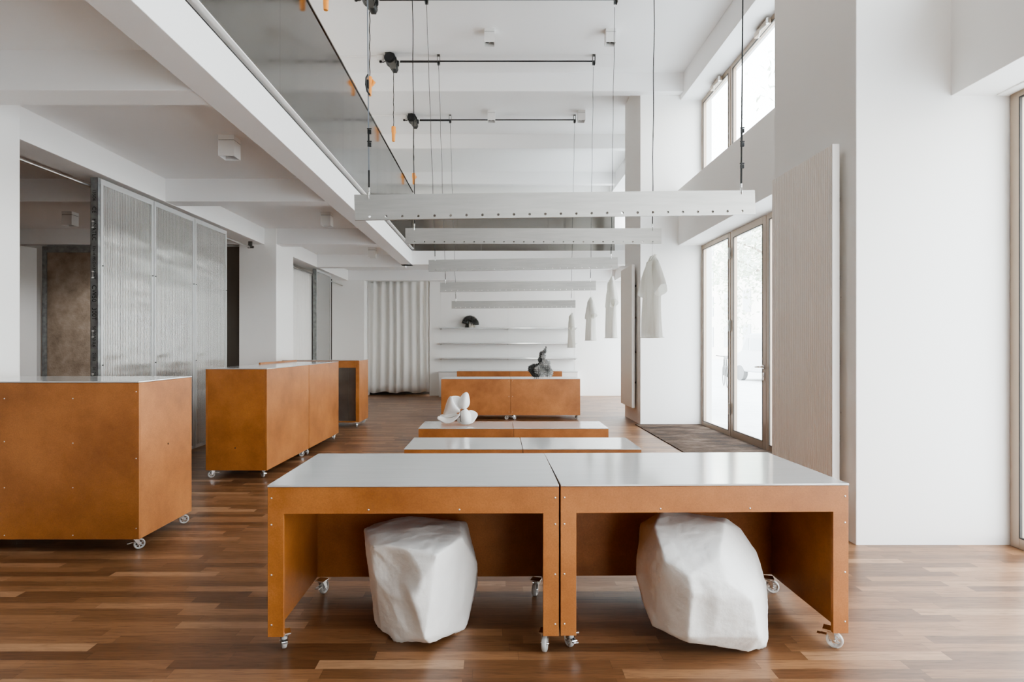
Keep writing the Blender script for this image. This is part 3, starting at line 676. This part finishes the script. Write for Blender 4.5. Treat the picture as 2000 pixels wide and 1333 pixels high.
# ------------------------------------------------------------------ door mat
tag(MB().box(2.33, 5.2, 0, 3.42, 9.93, .012).build('entrance_mat', M['mat'], None, .004), 'dark brown worn coir mat inside the glass entrance door', 'mat')

# ------------------------------------------------------------------ left bay: sliding ribbed screens, stud, rod, back room
def stud(x, y, lab, text=False):
    t = thing('metal_stud', lab, 'stud', (x, y, 0))
    H = 2.985
    MB().box(-.035,0,0,.035,.003,H).box(-.035,0,0,-.032,.04,H).box(.032,0,0,.035,.04,H).build('profile', M['galv'], t)
    if text:
        zs = 2.87
        for s_, sz in (('13504', .042), ('CE', .05), ('KNATLC', .05), ('EN14195:DX51D+Z', .035), ('CW50', .055), ('300T', .055), ('50.50.50 0,6', .038), ('2102', .038), ('01 20 02 2023', .036)):
            cu = bpy.data.curves.new('t', 'FONT'); cu.body = s_; cu.size = sz*1.1; cu.extrude = .0003; cu.align_y = 'CENTER'
            ob = bpy.data.objects.new('tmp', cu); me = bpy.data.meshes.new_from_object(ob); bpy.data.objects.remove(ob)
            Lx = max(v.co.x for v in me.vertices)
            me.transform(Matrix.Translation((0,-.0008,zs)) @ Matrix.Rotation(PI/2, 4, 'X') @ Matrix.Rotation(-PI/2, 4, 'Z'))
            me.materials.clear(); me.materials.append(M['print']); share('printed_text', me, t); zs -= Lx+.055
        for z in (2.49, 2.0, 1.0, 1.42):
            MB().box(-.022,-.0012,z,.0,-.0002,z+.012).box(-.022,-.0012,z+.06,.0,-.0002,z+.072).box(-.013,-.0012,z+.012,-.009,-.0002,z+.06).build('punched_tab', M['white'], t)
    return t
stud(-3.93, 5.74, 'dark galvanised stud with stencilled print at the end of the ribbed screens', True)
for i in range(3):
    y0 = 5.79+i*.895; y1 = y0+.885
    t = thing('sliding_screen', ['near', 'middle', 'far'][i]+' ribbed translucent sliding screen of the three on the left', 'screen', (-3.90, y0, 0), 0, 'ribbed sliding screens')
    x = -.012+.004*i
    MB().box(x, .0, .03, x+.012, .885, 2.975).build('ribbed_sheet', M['poly'], t)
    MB().box(x-.004,-.002,.02,x+.018,.035,2.985).box(x-.004,.85,.02,x+.018,.887,2.985).box(x-.004,.035,2.93,x+.018,.85,2.985).box(x-.004,.035,.02,x+.018,.85,.06).build('edge_profile', M['polyedge'], t)
    MB().cyl((x+.018,.018,2.13),(x+.03,.018,2.13),.006,8).cyl((x+.018,.86,2.13),(x+.03,.86,2.13),.006,8).cyl((x+.018,.018,1.15),(x+.03,.018,1.15),.006,8).build('bolts', M['wire'], t)
t = thing('curtain_rod', 'steel rod and bracket under the near left lintel', 'rod', (-3.99, 4.55, 2.90))
MB().cyl((0,0,0),(0,4.98,.03),.016,14).build('rod', M['rod'], t)
MB().box(-.02,4.93,.02,.04,4.96,.118).cyl((-.03,4.95,.03),(.06,4.95,.03),.02,12).build('bracket', M['housing'], t)
# back room
t = thing('loam_panel', 'rough brown loam plastered panel in a dark steel frame in the back room', 'wall panel', (-7.62, 9.86, 0))
MB().box(.07,.02,0,2.0,.06,2.90).build('panel', M['loam'], t)
MB().box(0,0,0,.07,.069,3.0).box(.07,0,2.90,2.0,.069,3.0).build('frame', M['galv'], t)
t = thing('flush_door', 'plain white door leaf standing ajar left of the brown panel', 'door', (-7.66, 9.80, 0), R(70))
MB().box(-.9,0,0.01,0,.04,2.96).build('leaf', M['white'], t, .002)
MB().cyl((-.84,-.05,1.05),(-.84,0,1.05),.01,10).tube([(-.84,-.05,1.05),(-.72,-.05,1.05)],.01,10).build('handle', M['chrome'], t)
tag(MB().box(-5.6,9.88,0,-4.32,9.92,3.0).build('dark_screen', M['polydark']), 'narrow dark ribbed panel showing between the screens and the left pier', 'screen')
# far left bay
def curtain(name, lab, x0, y0, x1, y1, z0, z1, waves, amp, seed):
    mb = MB(); n = waves*14; m = 14; vs = []; rg = random.Random(seed); d = Vector((x1-x0, y1-y0, 0)); L = d.length; d.normalize(); nr = Vector((-d.y, d.x, 0))
    ph = [rg.uniform(.55, 1.3) for _ in range(waves+2)]
    for j in range(m+1):
        z = z0+(z1-z0)*j/m
        for i in range(n+1):
            u = i/n; a = u*waves; kk = ph[int(a)]*(1-(a % 1))+ph[int(a)+1]*(a % 1)
            off = amp*kk*math.sin(2*PI*a + .5*math.sin(a*1.7)+ .25*math.sin(z*1.3+i*.05)) * (.75+.25*(1-j/m))
            p_ = Vector((x0,y0,0)) + d*(L*u) + nr*off
            dz = .02*math.sin(a*2.3+seed) if j == 0 else 0
            vs.append((p_.x-x0, p_.y-y0, z+dz))
    fs = [(j*(n+1)+i, j*(n+1)+i+1, (j+1)*(n+1)+i+1, (j+1)*(n+1)+i) for j in range(m) for i in range(n)]
    o = mb.add(vs, fs, True).build(name, M['curtain']); o.location = (x0, y0, 0)
    s = o.modifiers.new('s', 'SOLIDIFY'); s.thickness = .004
    return tag(o, lab, 'curtain')
curtain('curtain', 'floor-length white pleated curtain on the far wall', -3.43, 15.66, -1.80, 15.66, .085, 3.10, 8, .05, 3)
curtain('curtain', 'white curtain in the far left bay beside the narrow screen', -4.02, 10.68, -4.02, 13.2, .07, 2.86, 16, .03, 8)
tag(MB().cyl((-4.02,10.62,2.89),(-4.02,15.28,2.89),.014,12).box(-4.03,13.9,2.89,-4.01,13.93,3.02).build('curtain_rod', M['rod']), 'thin steel rod carrying the curtain in the far left bay', 'rod')
stud(-3.93, 12.66, 'pale galvanised stud between the curtain and the narrow screen')
t = thing('sliding_screen', 'single narrow ribbed screen in the far left bay', 'screen', (-3.90, 12.71, 0))
MB().box(-.012,0,.03,0,1.10,2.975).build('ribbed_sheet', M['poly'], t)
MB().box(-.016,-.002,.02,.006,.03,2.985).box(-.016,1.07,.02,.006,1.102,2.985).box(-.016,.03,2.94,.006,1.07,2.985).build('edge_profile', M['polyedge'], t)

# ------------------------------------------------------------------ far wall: base cabinet, shelves, standards
t = thing('base_cabinet', 'low white base cabinet along the far wall under the shelves', 'cabinet', (-1.51, 15.22, 0))
MB().box(0,0,0,3.59,.375,.64).build('body', M['white'], t, .003); MB().box(-.01,-.01,.642,3.60,.375,.66).build('worktop', M['sheet'], t, .002)
for x in (.9,1.8,2.7): MB().box(x,-.0015,.02,x+.004,.002,.63).build('door_gap', M['gasket'], t)
for x, nm in ((-1.485,'left'), (.285,'middle'), (2.055,'right')):
    tag(MB().box(-.004,-.005,.67,.004,0,3.0).build('shelf_standard', M['white']), '%s slim vertical shelf standard on the far wall' % nm, 'rail', 'shelf standards').location = (x, 15.6, 0)
for z, nm in ((1.80,'top wall shelf, with the dark studded sculpture on it'), (1.405,'middle empty wall shelf of the three'), (1.015,'lowest wall shelf, just above the orange block')):
    t = thing('wall_shelf', nm, 'shelf', (-1.51, 15.585, z), 0, 'long pale wall shelves')
    for a in (0, 1.797): MB().box(a, -.30, -.028, a+1.793, -.012, 0).build('board', M['sheet'], t, .002)
    for a in (.03, 1.79, 3.55): MB().box(a-.012, -.28, -.05, a+.012, -.012, -.0285).build('bracket', M['alu'], t)

# ------------------------------------------------------------------ sculptures
# folded white ceramic on the low plinth
def zW(x, y, dd=0):
    p = at(840+x*.0675, 750+y*.0675, 8.17+dd); p.z = max(p.z, .2545); return p
base = Vector((-.62, 8.16, .2405))
def patch(rows, th, mat, name, parent, sub=3):
    me = MB(); nr, nc = len(rows), len(rows[0]); vs = [zW(*q)-base for r_ in rows for q in r_]
    me.add(vs, [(i*nc+j, i*nc+j+1, (i+1)*nc+j+1, (i+1)*nc+j) for i in range(nr-1) for j in range(nc-1)], True)
    o = me.build(name, mat, parent)
    a = o.modifiers.new('s', 'SOLIDIFY'); a.thickness = th; a.offset = 0
    b_ = o.modifiers.new('u', 'SUBSURF'); b_.levels = sub; b_.render_levels = sub
    return o
t = thing('white_sculpture', 'folded white ceramic ribbon sculpture tied with black cord on the low plinth', 'sculpture', base)
K = 1.0
patch([[(560,380,.03),(600,345,-.02),(655,390,-.06),(655,480,-.05)],[(500,500,.04),(540,480,-.05),(620,510,-.09),(710,590,-.07)],[(450,650,.05),(500,640,-.06),(650,670,-.11),(810,700,-.09)],
       [(395,820,.05),(470,800,-.05),(660,800,-.10),(900,780,-.10)],[(360,940,.05),(450,920,-.02),(640,860,-.05),(880,830,-.07)]], .024, M['porcelain'], 'left_fold', t)
patch([[(225,915,-.05),(175,1030,-.08)],[(330,950,-.05),(300,1075,-.09)],[(480,1000,-.07),(450,1175,-.10)],[(680,970,-.10),(620,1140,-.13)],[(830,880,-.13),(810,1010,-.14)],[(905,760,-.12),(895,860,-.13)]], .030, M['porcelain'], 'curled_foot', t)
patch([[(215,925,-.05),(330,885,.05),(400,870,.06)],[(470,1020,-.06),(560,960,.03),(600,880,.06)],[(850,890,-.11),(800,860,-.05),(740,840,-.0)]], .018, M['porcelain'], 'inner_fold', t)
patch([[(560,370,.03),(720,335,.10),(910,365,.10)],[(560,500,.06),(740,480,.12),(870,480,.10)],[(650,620,.05),(760,640,.09),(860,640,.05)],[(800,750,-.0),(850,750,.02),(910,750,.0)]], .022, M['porcelain'], 'back_fold', t)
patch([[(900,370,.05),(980,245,.0),(1060,235,.0),(1105,265,.03)],[(820,470,.06),(940,410,-.05),(1060,410,-.06),(1145,450,.03)],[(780,590,.04),(920,580,-.09),(1060,580,-.08),(1160,570,.02)],[(850,720,-.0),(940,740,-.06),(1020,745,-.05),(1090,690,.02)]], .026, M['porcelain'], 'upper_leaf', t)
patch([[(885,800,-.06),(980,705,-.05),(1090,735,-.03),(1170,850,.0)],[(860,930,-.10),(980,880,-.17),(1090,900,-.15),(1200,980,-.05)],[(850,1060,-.08),(960,1090,-.16),(1080,1110,-.15),(1190,1100,-.08)],[(850,1140,-.04),(950,1205,-.08),(1060,1215,-.08),(1180,1190,-.04)]], .024, M['porcelain'], 'round_lobe', t)
patch([[(1080,745,.06),(1250,755,.09),(1420,865,.06)],[(1100,920,.02),(1240,950,.05),(1345,1000,.03)],[(960,1100,.0),(1150,1120,-.01),(1280,1090,-.01)],[(850,1130,-.04),(1020,1205,-.06),(1230,1150,-.05)]], .024, M['porcelain'], 'side_bowl', t)
patch([[(760,1030,.03),(870,940,.0)],[(800,1120,.01),(890,1050,-.04)],[(870,1195,-.01),(920,1120,-.06)]], .024, M['porcelain'], 'small_fold', t)
MB().tube([zW(*q)-base for q in ((990,735,-.15),(940,760,-.17),(890,775,-.17),(880,850,-.18),(870,950,-.17),(875,1040,-.15),(895,1110,-.14))], .0035, 8).build('black_cord', M['blackrope'], t)

def spiky(name, label, blobs, loc, parts=(), seed=1, spike=.03, sub=2):
    t = thing(name, label, 'sculpture', loc); rg = random.Random(seed)
    for mt, pn in (('clay', 'dark_spiked_cluster'), ('claylight', 'grey_spiked_cluster')):
        bm = bmesh.new()
        for c, r, m_ in blobs:
            if m_ != mt: continue
            bmesh.ops.create_icosphere(bm, subdivisions=3, radius=1, matrix=Matrix.Translation(c) @ Matrix.Diagonal((*r, 1)))
        me = bpy.data.meshes.new('tmp'); bm.to_mesh(me); bm.free()
        o = bpy.data.objects.new('tmp', me); col.objects.link(o)
        a = o.modifiers.new('r', 'REMESH'); a.mode = 'VOXEL'; a.voxel_size = .034
        b_ = o.modifiers.new('s', 'SMOOTH'); b_.iterations = 2; b_.factor = .4
        dg = bpy.context.evaluated_depsgraph_get(); dg.update()
        m2 = bpy.data.meshes.new_from_object(o.evaluated_get(dg)); bpy.data.objects.remove(o)
        V = [v.co.copy() for v in m2.vertices]; Fc = []
        for p_ in m2.polygons:
            i = len(V); V.append(p_.center + p_.normal*spike*rg.uniform(.75, 1.2)); vs = list(p_.vertices)
            for e in range(len(vs)): Fc.append((vs[e], vs[(e+1) % len(vs)], i))
        V = [Vector((v.x, v.y, max(v.z, .001))) for v in V]
        MB().add(V, Fc).build(pn, M[mt], t)
    return t
u = .06*.0095
def b3(cx, cz, rx, rz, mt, dy=0): return (((cx-760)*u, dy, (1180-cz)*u), (rx*u*1.05, min(rx, 150)*u, rz*u*1.05), mt)
spiky('spiky_sculpture', 'dark grey spiky ceramic sculpture tapering to a point on the orange block', [
    b3(500,900,135,130,'clay',.02), b3(690,940,135,130,'claylight',-.05), b3(620,1060,150,100,'clay',-.01), b3(800,1050,110,100,'claylight',-.04), b3(1040,1020,130,130,'claylight'), b3(980,880,120,120,'claylight',-.02), b3(880,740,140,110,'claylight',-.02),
    b3(1010,690,80,80,'claylight'), b3(760,850,130,110,'clay',.03), b3(560,800,80,80,'clay',.02), b3(790,600,105,100,'clay',.01), b3(850,510,85,90,'claylight',-.01), b3(800,400,75,85,'clay',.01), b3(880,350,70,80,'claylight'), b3(935,250,52,75,'claylight'), b3(945,200,30,50,'clay')],
    ((1010+760*.06-CX)*10.85/F, 10.88, .7405), seed=5, spike=.024)
# studded arch on the top shelf
loc = ((919-CX)*15.42/F, 15.43, 1.801)
t = thing('studded_sculpture', 'dark studded dome-shaped ceramic sculpture with pale petals on the top shelf', 'sculpture', loc)
mb = MB(); V = []; Fc = []; nu, nv = 19, 11; rg = random.Random(3)
def dome(u_, v_, k_=1):   # u along the arch, v across
    a = PI*(.02+.96*u_); b_ = (v_-.5)*PI*1.0
    rad = .155*k_; tube_ = .075*k_
    R0 = .085+ .058*math.sin(a)
    cx, cz = math.cos(a)*.080, .080+math.sin(a)*.090
    nx, nz = math.cos(a), math.sin(a)
    rr = .130*k_
    return Vector((cx+nx*rr*math.cos(b_)*1.05, -.0+.13*math.sin(b_)*k_, cz+nz*rr*math.cos(b_)*1.05 - .02*math.cos(a)))
for i in range(nu+1):
    for j in range(nv+1): V.append(dome(i/nu, j/nv))
for i in range(nu):
    for j in range(nv):
        q = dome((i+.5)/nu, (j+.5)/nv, 1.0); c_ = Vector((0,0,.05)); ix = len(V); V.append(q + Vector((q.x-c_.x, q.y*1.6, q.z-c_.z)).normalized()*.024)
        a = i*(nv+1)+j; quad = (a, a+1, a+nv+2, a+nv+1)
        for e in range(4): Fc.append((quad[e], quad[(e+1) % 4], ix))
        Fc.append(quad[::-1])
mb.add(V, Fc).build('studded_shell', M['clay'], t)
for x, y, w_, h_, mt, tl in ((-.09,-.02,.055,.12,'clay',.25),(-.02,-.07,.032,.17,'claypale',-.15),(.035,-.06,.045,.14,'claypale',.1),(.09,-.02,.04,.11,'claypale',.35),(.0,.04,.08,.12,'clay',0)):
    mb = MB(); Mx = Matrix.Translation((x,y,0))
    mb.lathe([(w_,.0),(w_*.95,h_*.3),(w_*.7,h_*.65),(w_*.15,h_)], Mx, 16); mb.build('petal', M[mt], t)

# ------------------------------------------------------------------ outside: street, trees, facade, van and bicycle
tag(MB().box(3.9,-30,-.2,60,90,-.06).build('street_paving', M['asphalt']), 'pale street paving seen through the glass doors', 'street')
struct(MB().box(3.6,-10,-.2,3.9,30,-.01).build('trim_%d' % k, M['asphalt']), 'door sill'); k += 1
def tree(x, y, h, cr, seed, lab):
    rg = random.Random(seed); t = thing('street_tree', lab, 'tree', (x, y, -.055), 0, 'street trees')
    mb = MB(); mb.tube([(0,0,0),(.05,0,h*.3),(-.05,.05,h*.55),(0,0,h*.85)], [.16,.13,.10,.03], 10)
    for i in range(9):
        a = rg.uniform(0, 2*PI); z = h*rg.uniform(.3,.65); L = cr*.7; mb.tube([(0,0,z),(math.cos(a)*L*.5,math.sin(a)*L*.5,z+L*.3),(math.cos(a)*L,math.sin(a)*L,z+L*.5)], [.06,.04,.015], 6)
    mb.build('trunk', M['bark'], t)
    mb = MB()
    cl = [(rg.gauss(0,.45)*cr, rg.gauss(0,.45)*cr, h*.68+rg.gauss(0,.24)*h*.8) for _ in range(34)]
    for i in range(4200):
        c = rg.choice(cl); p_ = Vector(c)+Vector((rg.gauss(0,.45),rg.gauss(0,.45),rg.gauss(0,.4))); p_.z = max(p_.z, 1.8)
        a = Vector((rg.uniform(-1,1),rg.uniform(-1,1),rg.uniform(-1,1))).normalized()*.11; b_ = a.orthogonal().normalized()*.06
        mb.add([p_-a, p_+b_, p_+a, p_-b_], [(0,1,2,3)])
    mb.build('foliage', M['leaf'], t)
tree(11.8, 25.5, 9.5, 2.2, 1, 'street tree seen through the entrance door leaf'); tree(8.4, 31.5, 9.0, 2.0, 2, 'street tree seen through the glass side light')
tree(16.5, 33, 11, 2.4, 3, 'far pale street tree behind the nearer ones'); tree(9.5, 15.5, 10.5, 2.4, 4, 'tall street tree filling the upper windows')
f = thing('street_building', 'pale apartment building across the street', 'building', (22, 45, -.06))
MB().box(0,-40,0,8,45,16).build('wall', M['facade'], f)
for i in range(18):
    for j in range(5):
        MB().box(-.06,-38+i*4.4,1.2+j*3.1,0.0,-38+i*4.4+1.6,3.2+j*3.1).build('window', M['facglass'], f)
v = thing('parked_van', 'small pale delivery van parked beyond the entrance door', 'van', (10.6, 22.6, -.06), R(100))
body = [(-1.6,.35),(-1.6,1.75),(-1.4,1.85),(.5,1.85),(.95,1.2),(1.55,1.0),(1.65,.7),(1.65,.35)]
MB().prism(body, -.75, .75).build('body', M['vanpaint'], v, .06)
MB().prism([(.45,1.2),(.42,1.68),(.55,1.68),(.9,1.22)], -.76, .76).prism([(-.5,1.2),(-.5,1.65),(.3,1.65),(.35,1.2)], -.765, .765).build('window', M['facglass'], v)
for x in (-1.05, 1.05):
    for y in (-.76, .58): MB().cyl((x,y,.3),(x,y+.18,.3),.3,24).build('wheel', M['tyre'], v)
bk = thing('bicycle', 'bicycle parked outside behind the glass side light', 'bicycle', (7.6, 19.6, -.038), R(75))
for x in (-.52,.52):
    MB().tube([(x+.34*math.cos(a*PI/14),0,.35+.34*math.sin(a*PI/14)) for a in range(28)], .018, 8, True).build('wheel', M['tyre'], bk)
MB().tube([(-.52,0,.35),(-.2,0,.9),(.38,0,.88),(-.02,0,.35),(-.2,0,.9)], .018, 8).tube([(-.52,0,.35),(-.02,0,.35)], .016, 8).tube([(.52,0,.35),(.36,0,.98)], .018, 8).build('frame', M['wire'], bk)
MB().tube([(.34,-.27,1.03),(.36,-.1,1.0),(.36,.1,1.0),(.34,.27,1.03)], .014, 8).build('handlebar', M['wire'], bk)
MB().box(-.33,-.07,.93,-.1,.07,.98).cyl((-.2,0,.88),(-.2,0,.94),.014,8).build('saddle', M['tyre'], bk, .02)

# ------------------------------------------------------------------ light
w = bpy.data.worlds.new('World'); bpy.context.scene.world = w; w.use_nodes = True
nt = w.node_tree; bg = nt.nodes['Background']
tc = N(nt, 'ShaderNodeTexCoord'); sp = N(nt, 'ShaderNodeSeparateXYZ'); nt.links.new(tc.outputs['Generated'], sp.inputs[0])
r = ramp(nt, sp.outputs['Z'], [(0, (1,.97,.93)), (.25, (.93,.96,1)), (1, (.72,.84,1))]); nt.links.new(r.outputs[0], bg.inputs[0])
bg.inputs[1].default_value = 13
def portal(loc, rot, sx_, sy_):
    l = bpy.data.lights.new('window_portal', 'AREA'); l.shape = 'RECTANGLE'; l.size = sx_; l.size_y = sy_; l.cycles.is_portal = True
    o = bpy.data.objects.new('window_portal', l); col.objects.link(o); o.location = loc; o.rotation_euler = rot
for (y0, y1) in ((-2,3.97),(5.14,9.95),(11.15,15.6)):
    for (z0, z1) in ((0,3.03),(3.95,5.49)):
        portal((XW+.09, (y0+y1)/2, (z0+z1)/2), (0, PI/2, 0), z1-z0, y1-y0)

portal(((BX0+BX1)/2, YB-.12, (BZ0+BZ1)/2), (PI/2, 0, 0), BX1-BX0, BZ1-BZ0)  # portal for the added rear window
l = bpy.data.lights.new('backroom_fill', 'SPOT'); l.energy = 190; l.spot_size = R(150); l.spot_blend = 1; l.shadow_soft_size = .05; l.color = (.93, .97, 1)  # fill light added at the cube fitting to brighten the back room
o = bpy.data.objects.new('backroom_fill', l); col.objects.link(o); o.location = (-6.25, 8.62, 3.08)

for (x, y, z, e) in ((-4.6, 4.0, 5.1, 90), (-4.6, 10.0, 5.1, 70)):  # unseen soft fills added on the mezzanine to lift the room
    l = bpy.data.lights.new('mezzanine_fill', 'POINT'); l.energy = e; l.shadow_soft_size = .3; l.color = (1, .90, .78)
    o = bpy.data.objects.new('mezzanine_fill', l); col.objects.link(o); o.location = (x, y, z)

# ------------------------------------------------------------------ camera
cam = bpy.data.cameras.new('Camera'); co = bpy.data.objects.new('Camera', cam); col.objects.link(co)
co.location = (0, 0, EYE); co.rotation_euler = (PI/2, 0, 0)
cam.sensor_width = 36; cam.lens = 36*F/2000; cam.shift_x = 29/2000; cam.shift_y = 7.5/2000; cam.clip_start = .05; cam.clip_end = 300
sc = bpy.context.scene; sc.camera = co
sc.view_settings.view_transform = 'AgX'; sc.view_settings.exposure = -0.18; sc.view_settings.look = 'AgX - Medium High Contrast'
try:
    sc.cycles.max_bounces = 14; sc.cycles.diffuse_bounces = 8; sc.cycles.glossy_bounces = 6; sc.cycles.transmission_bounces = 8; sc.cycles.transparent_max_bounces = 12
    sc.cycles.sample_clamp_indirect = 8; sc.cycles.caustics_reflective = False; sc.cycles.caustics_refractive = False
except Exception: pass
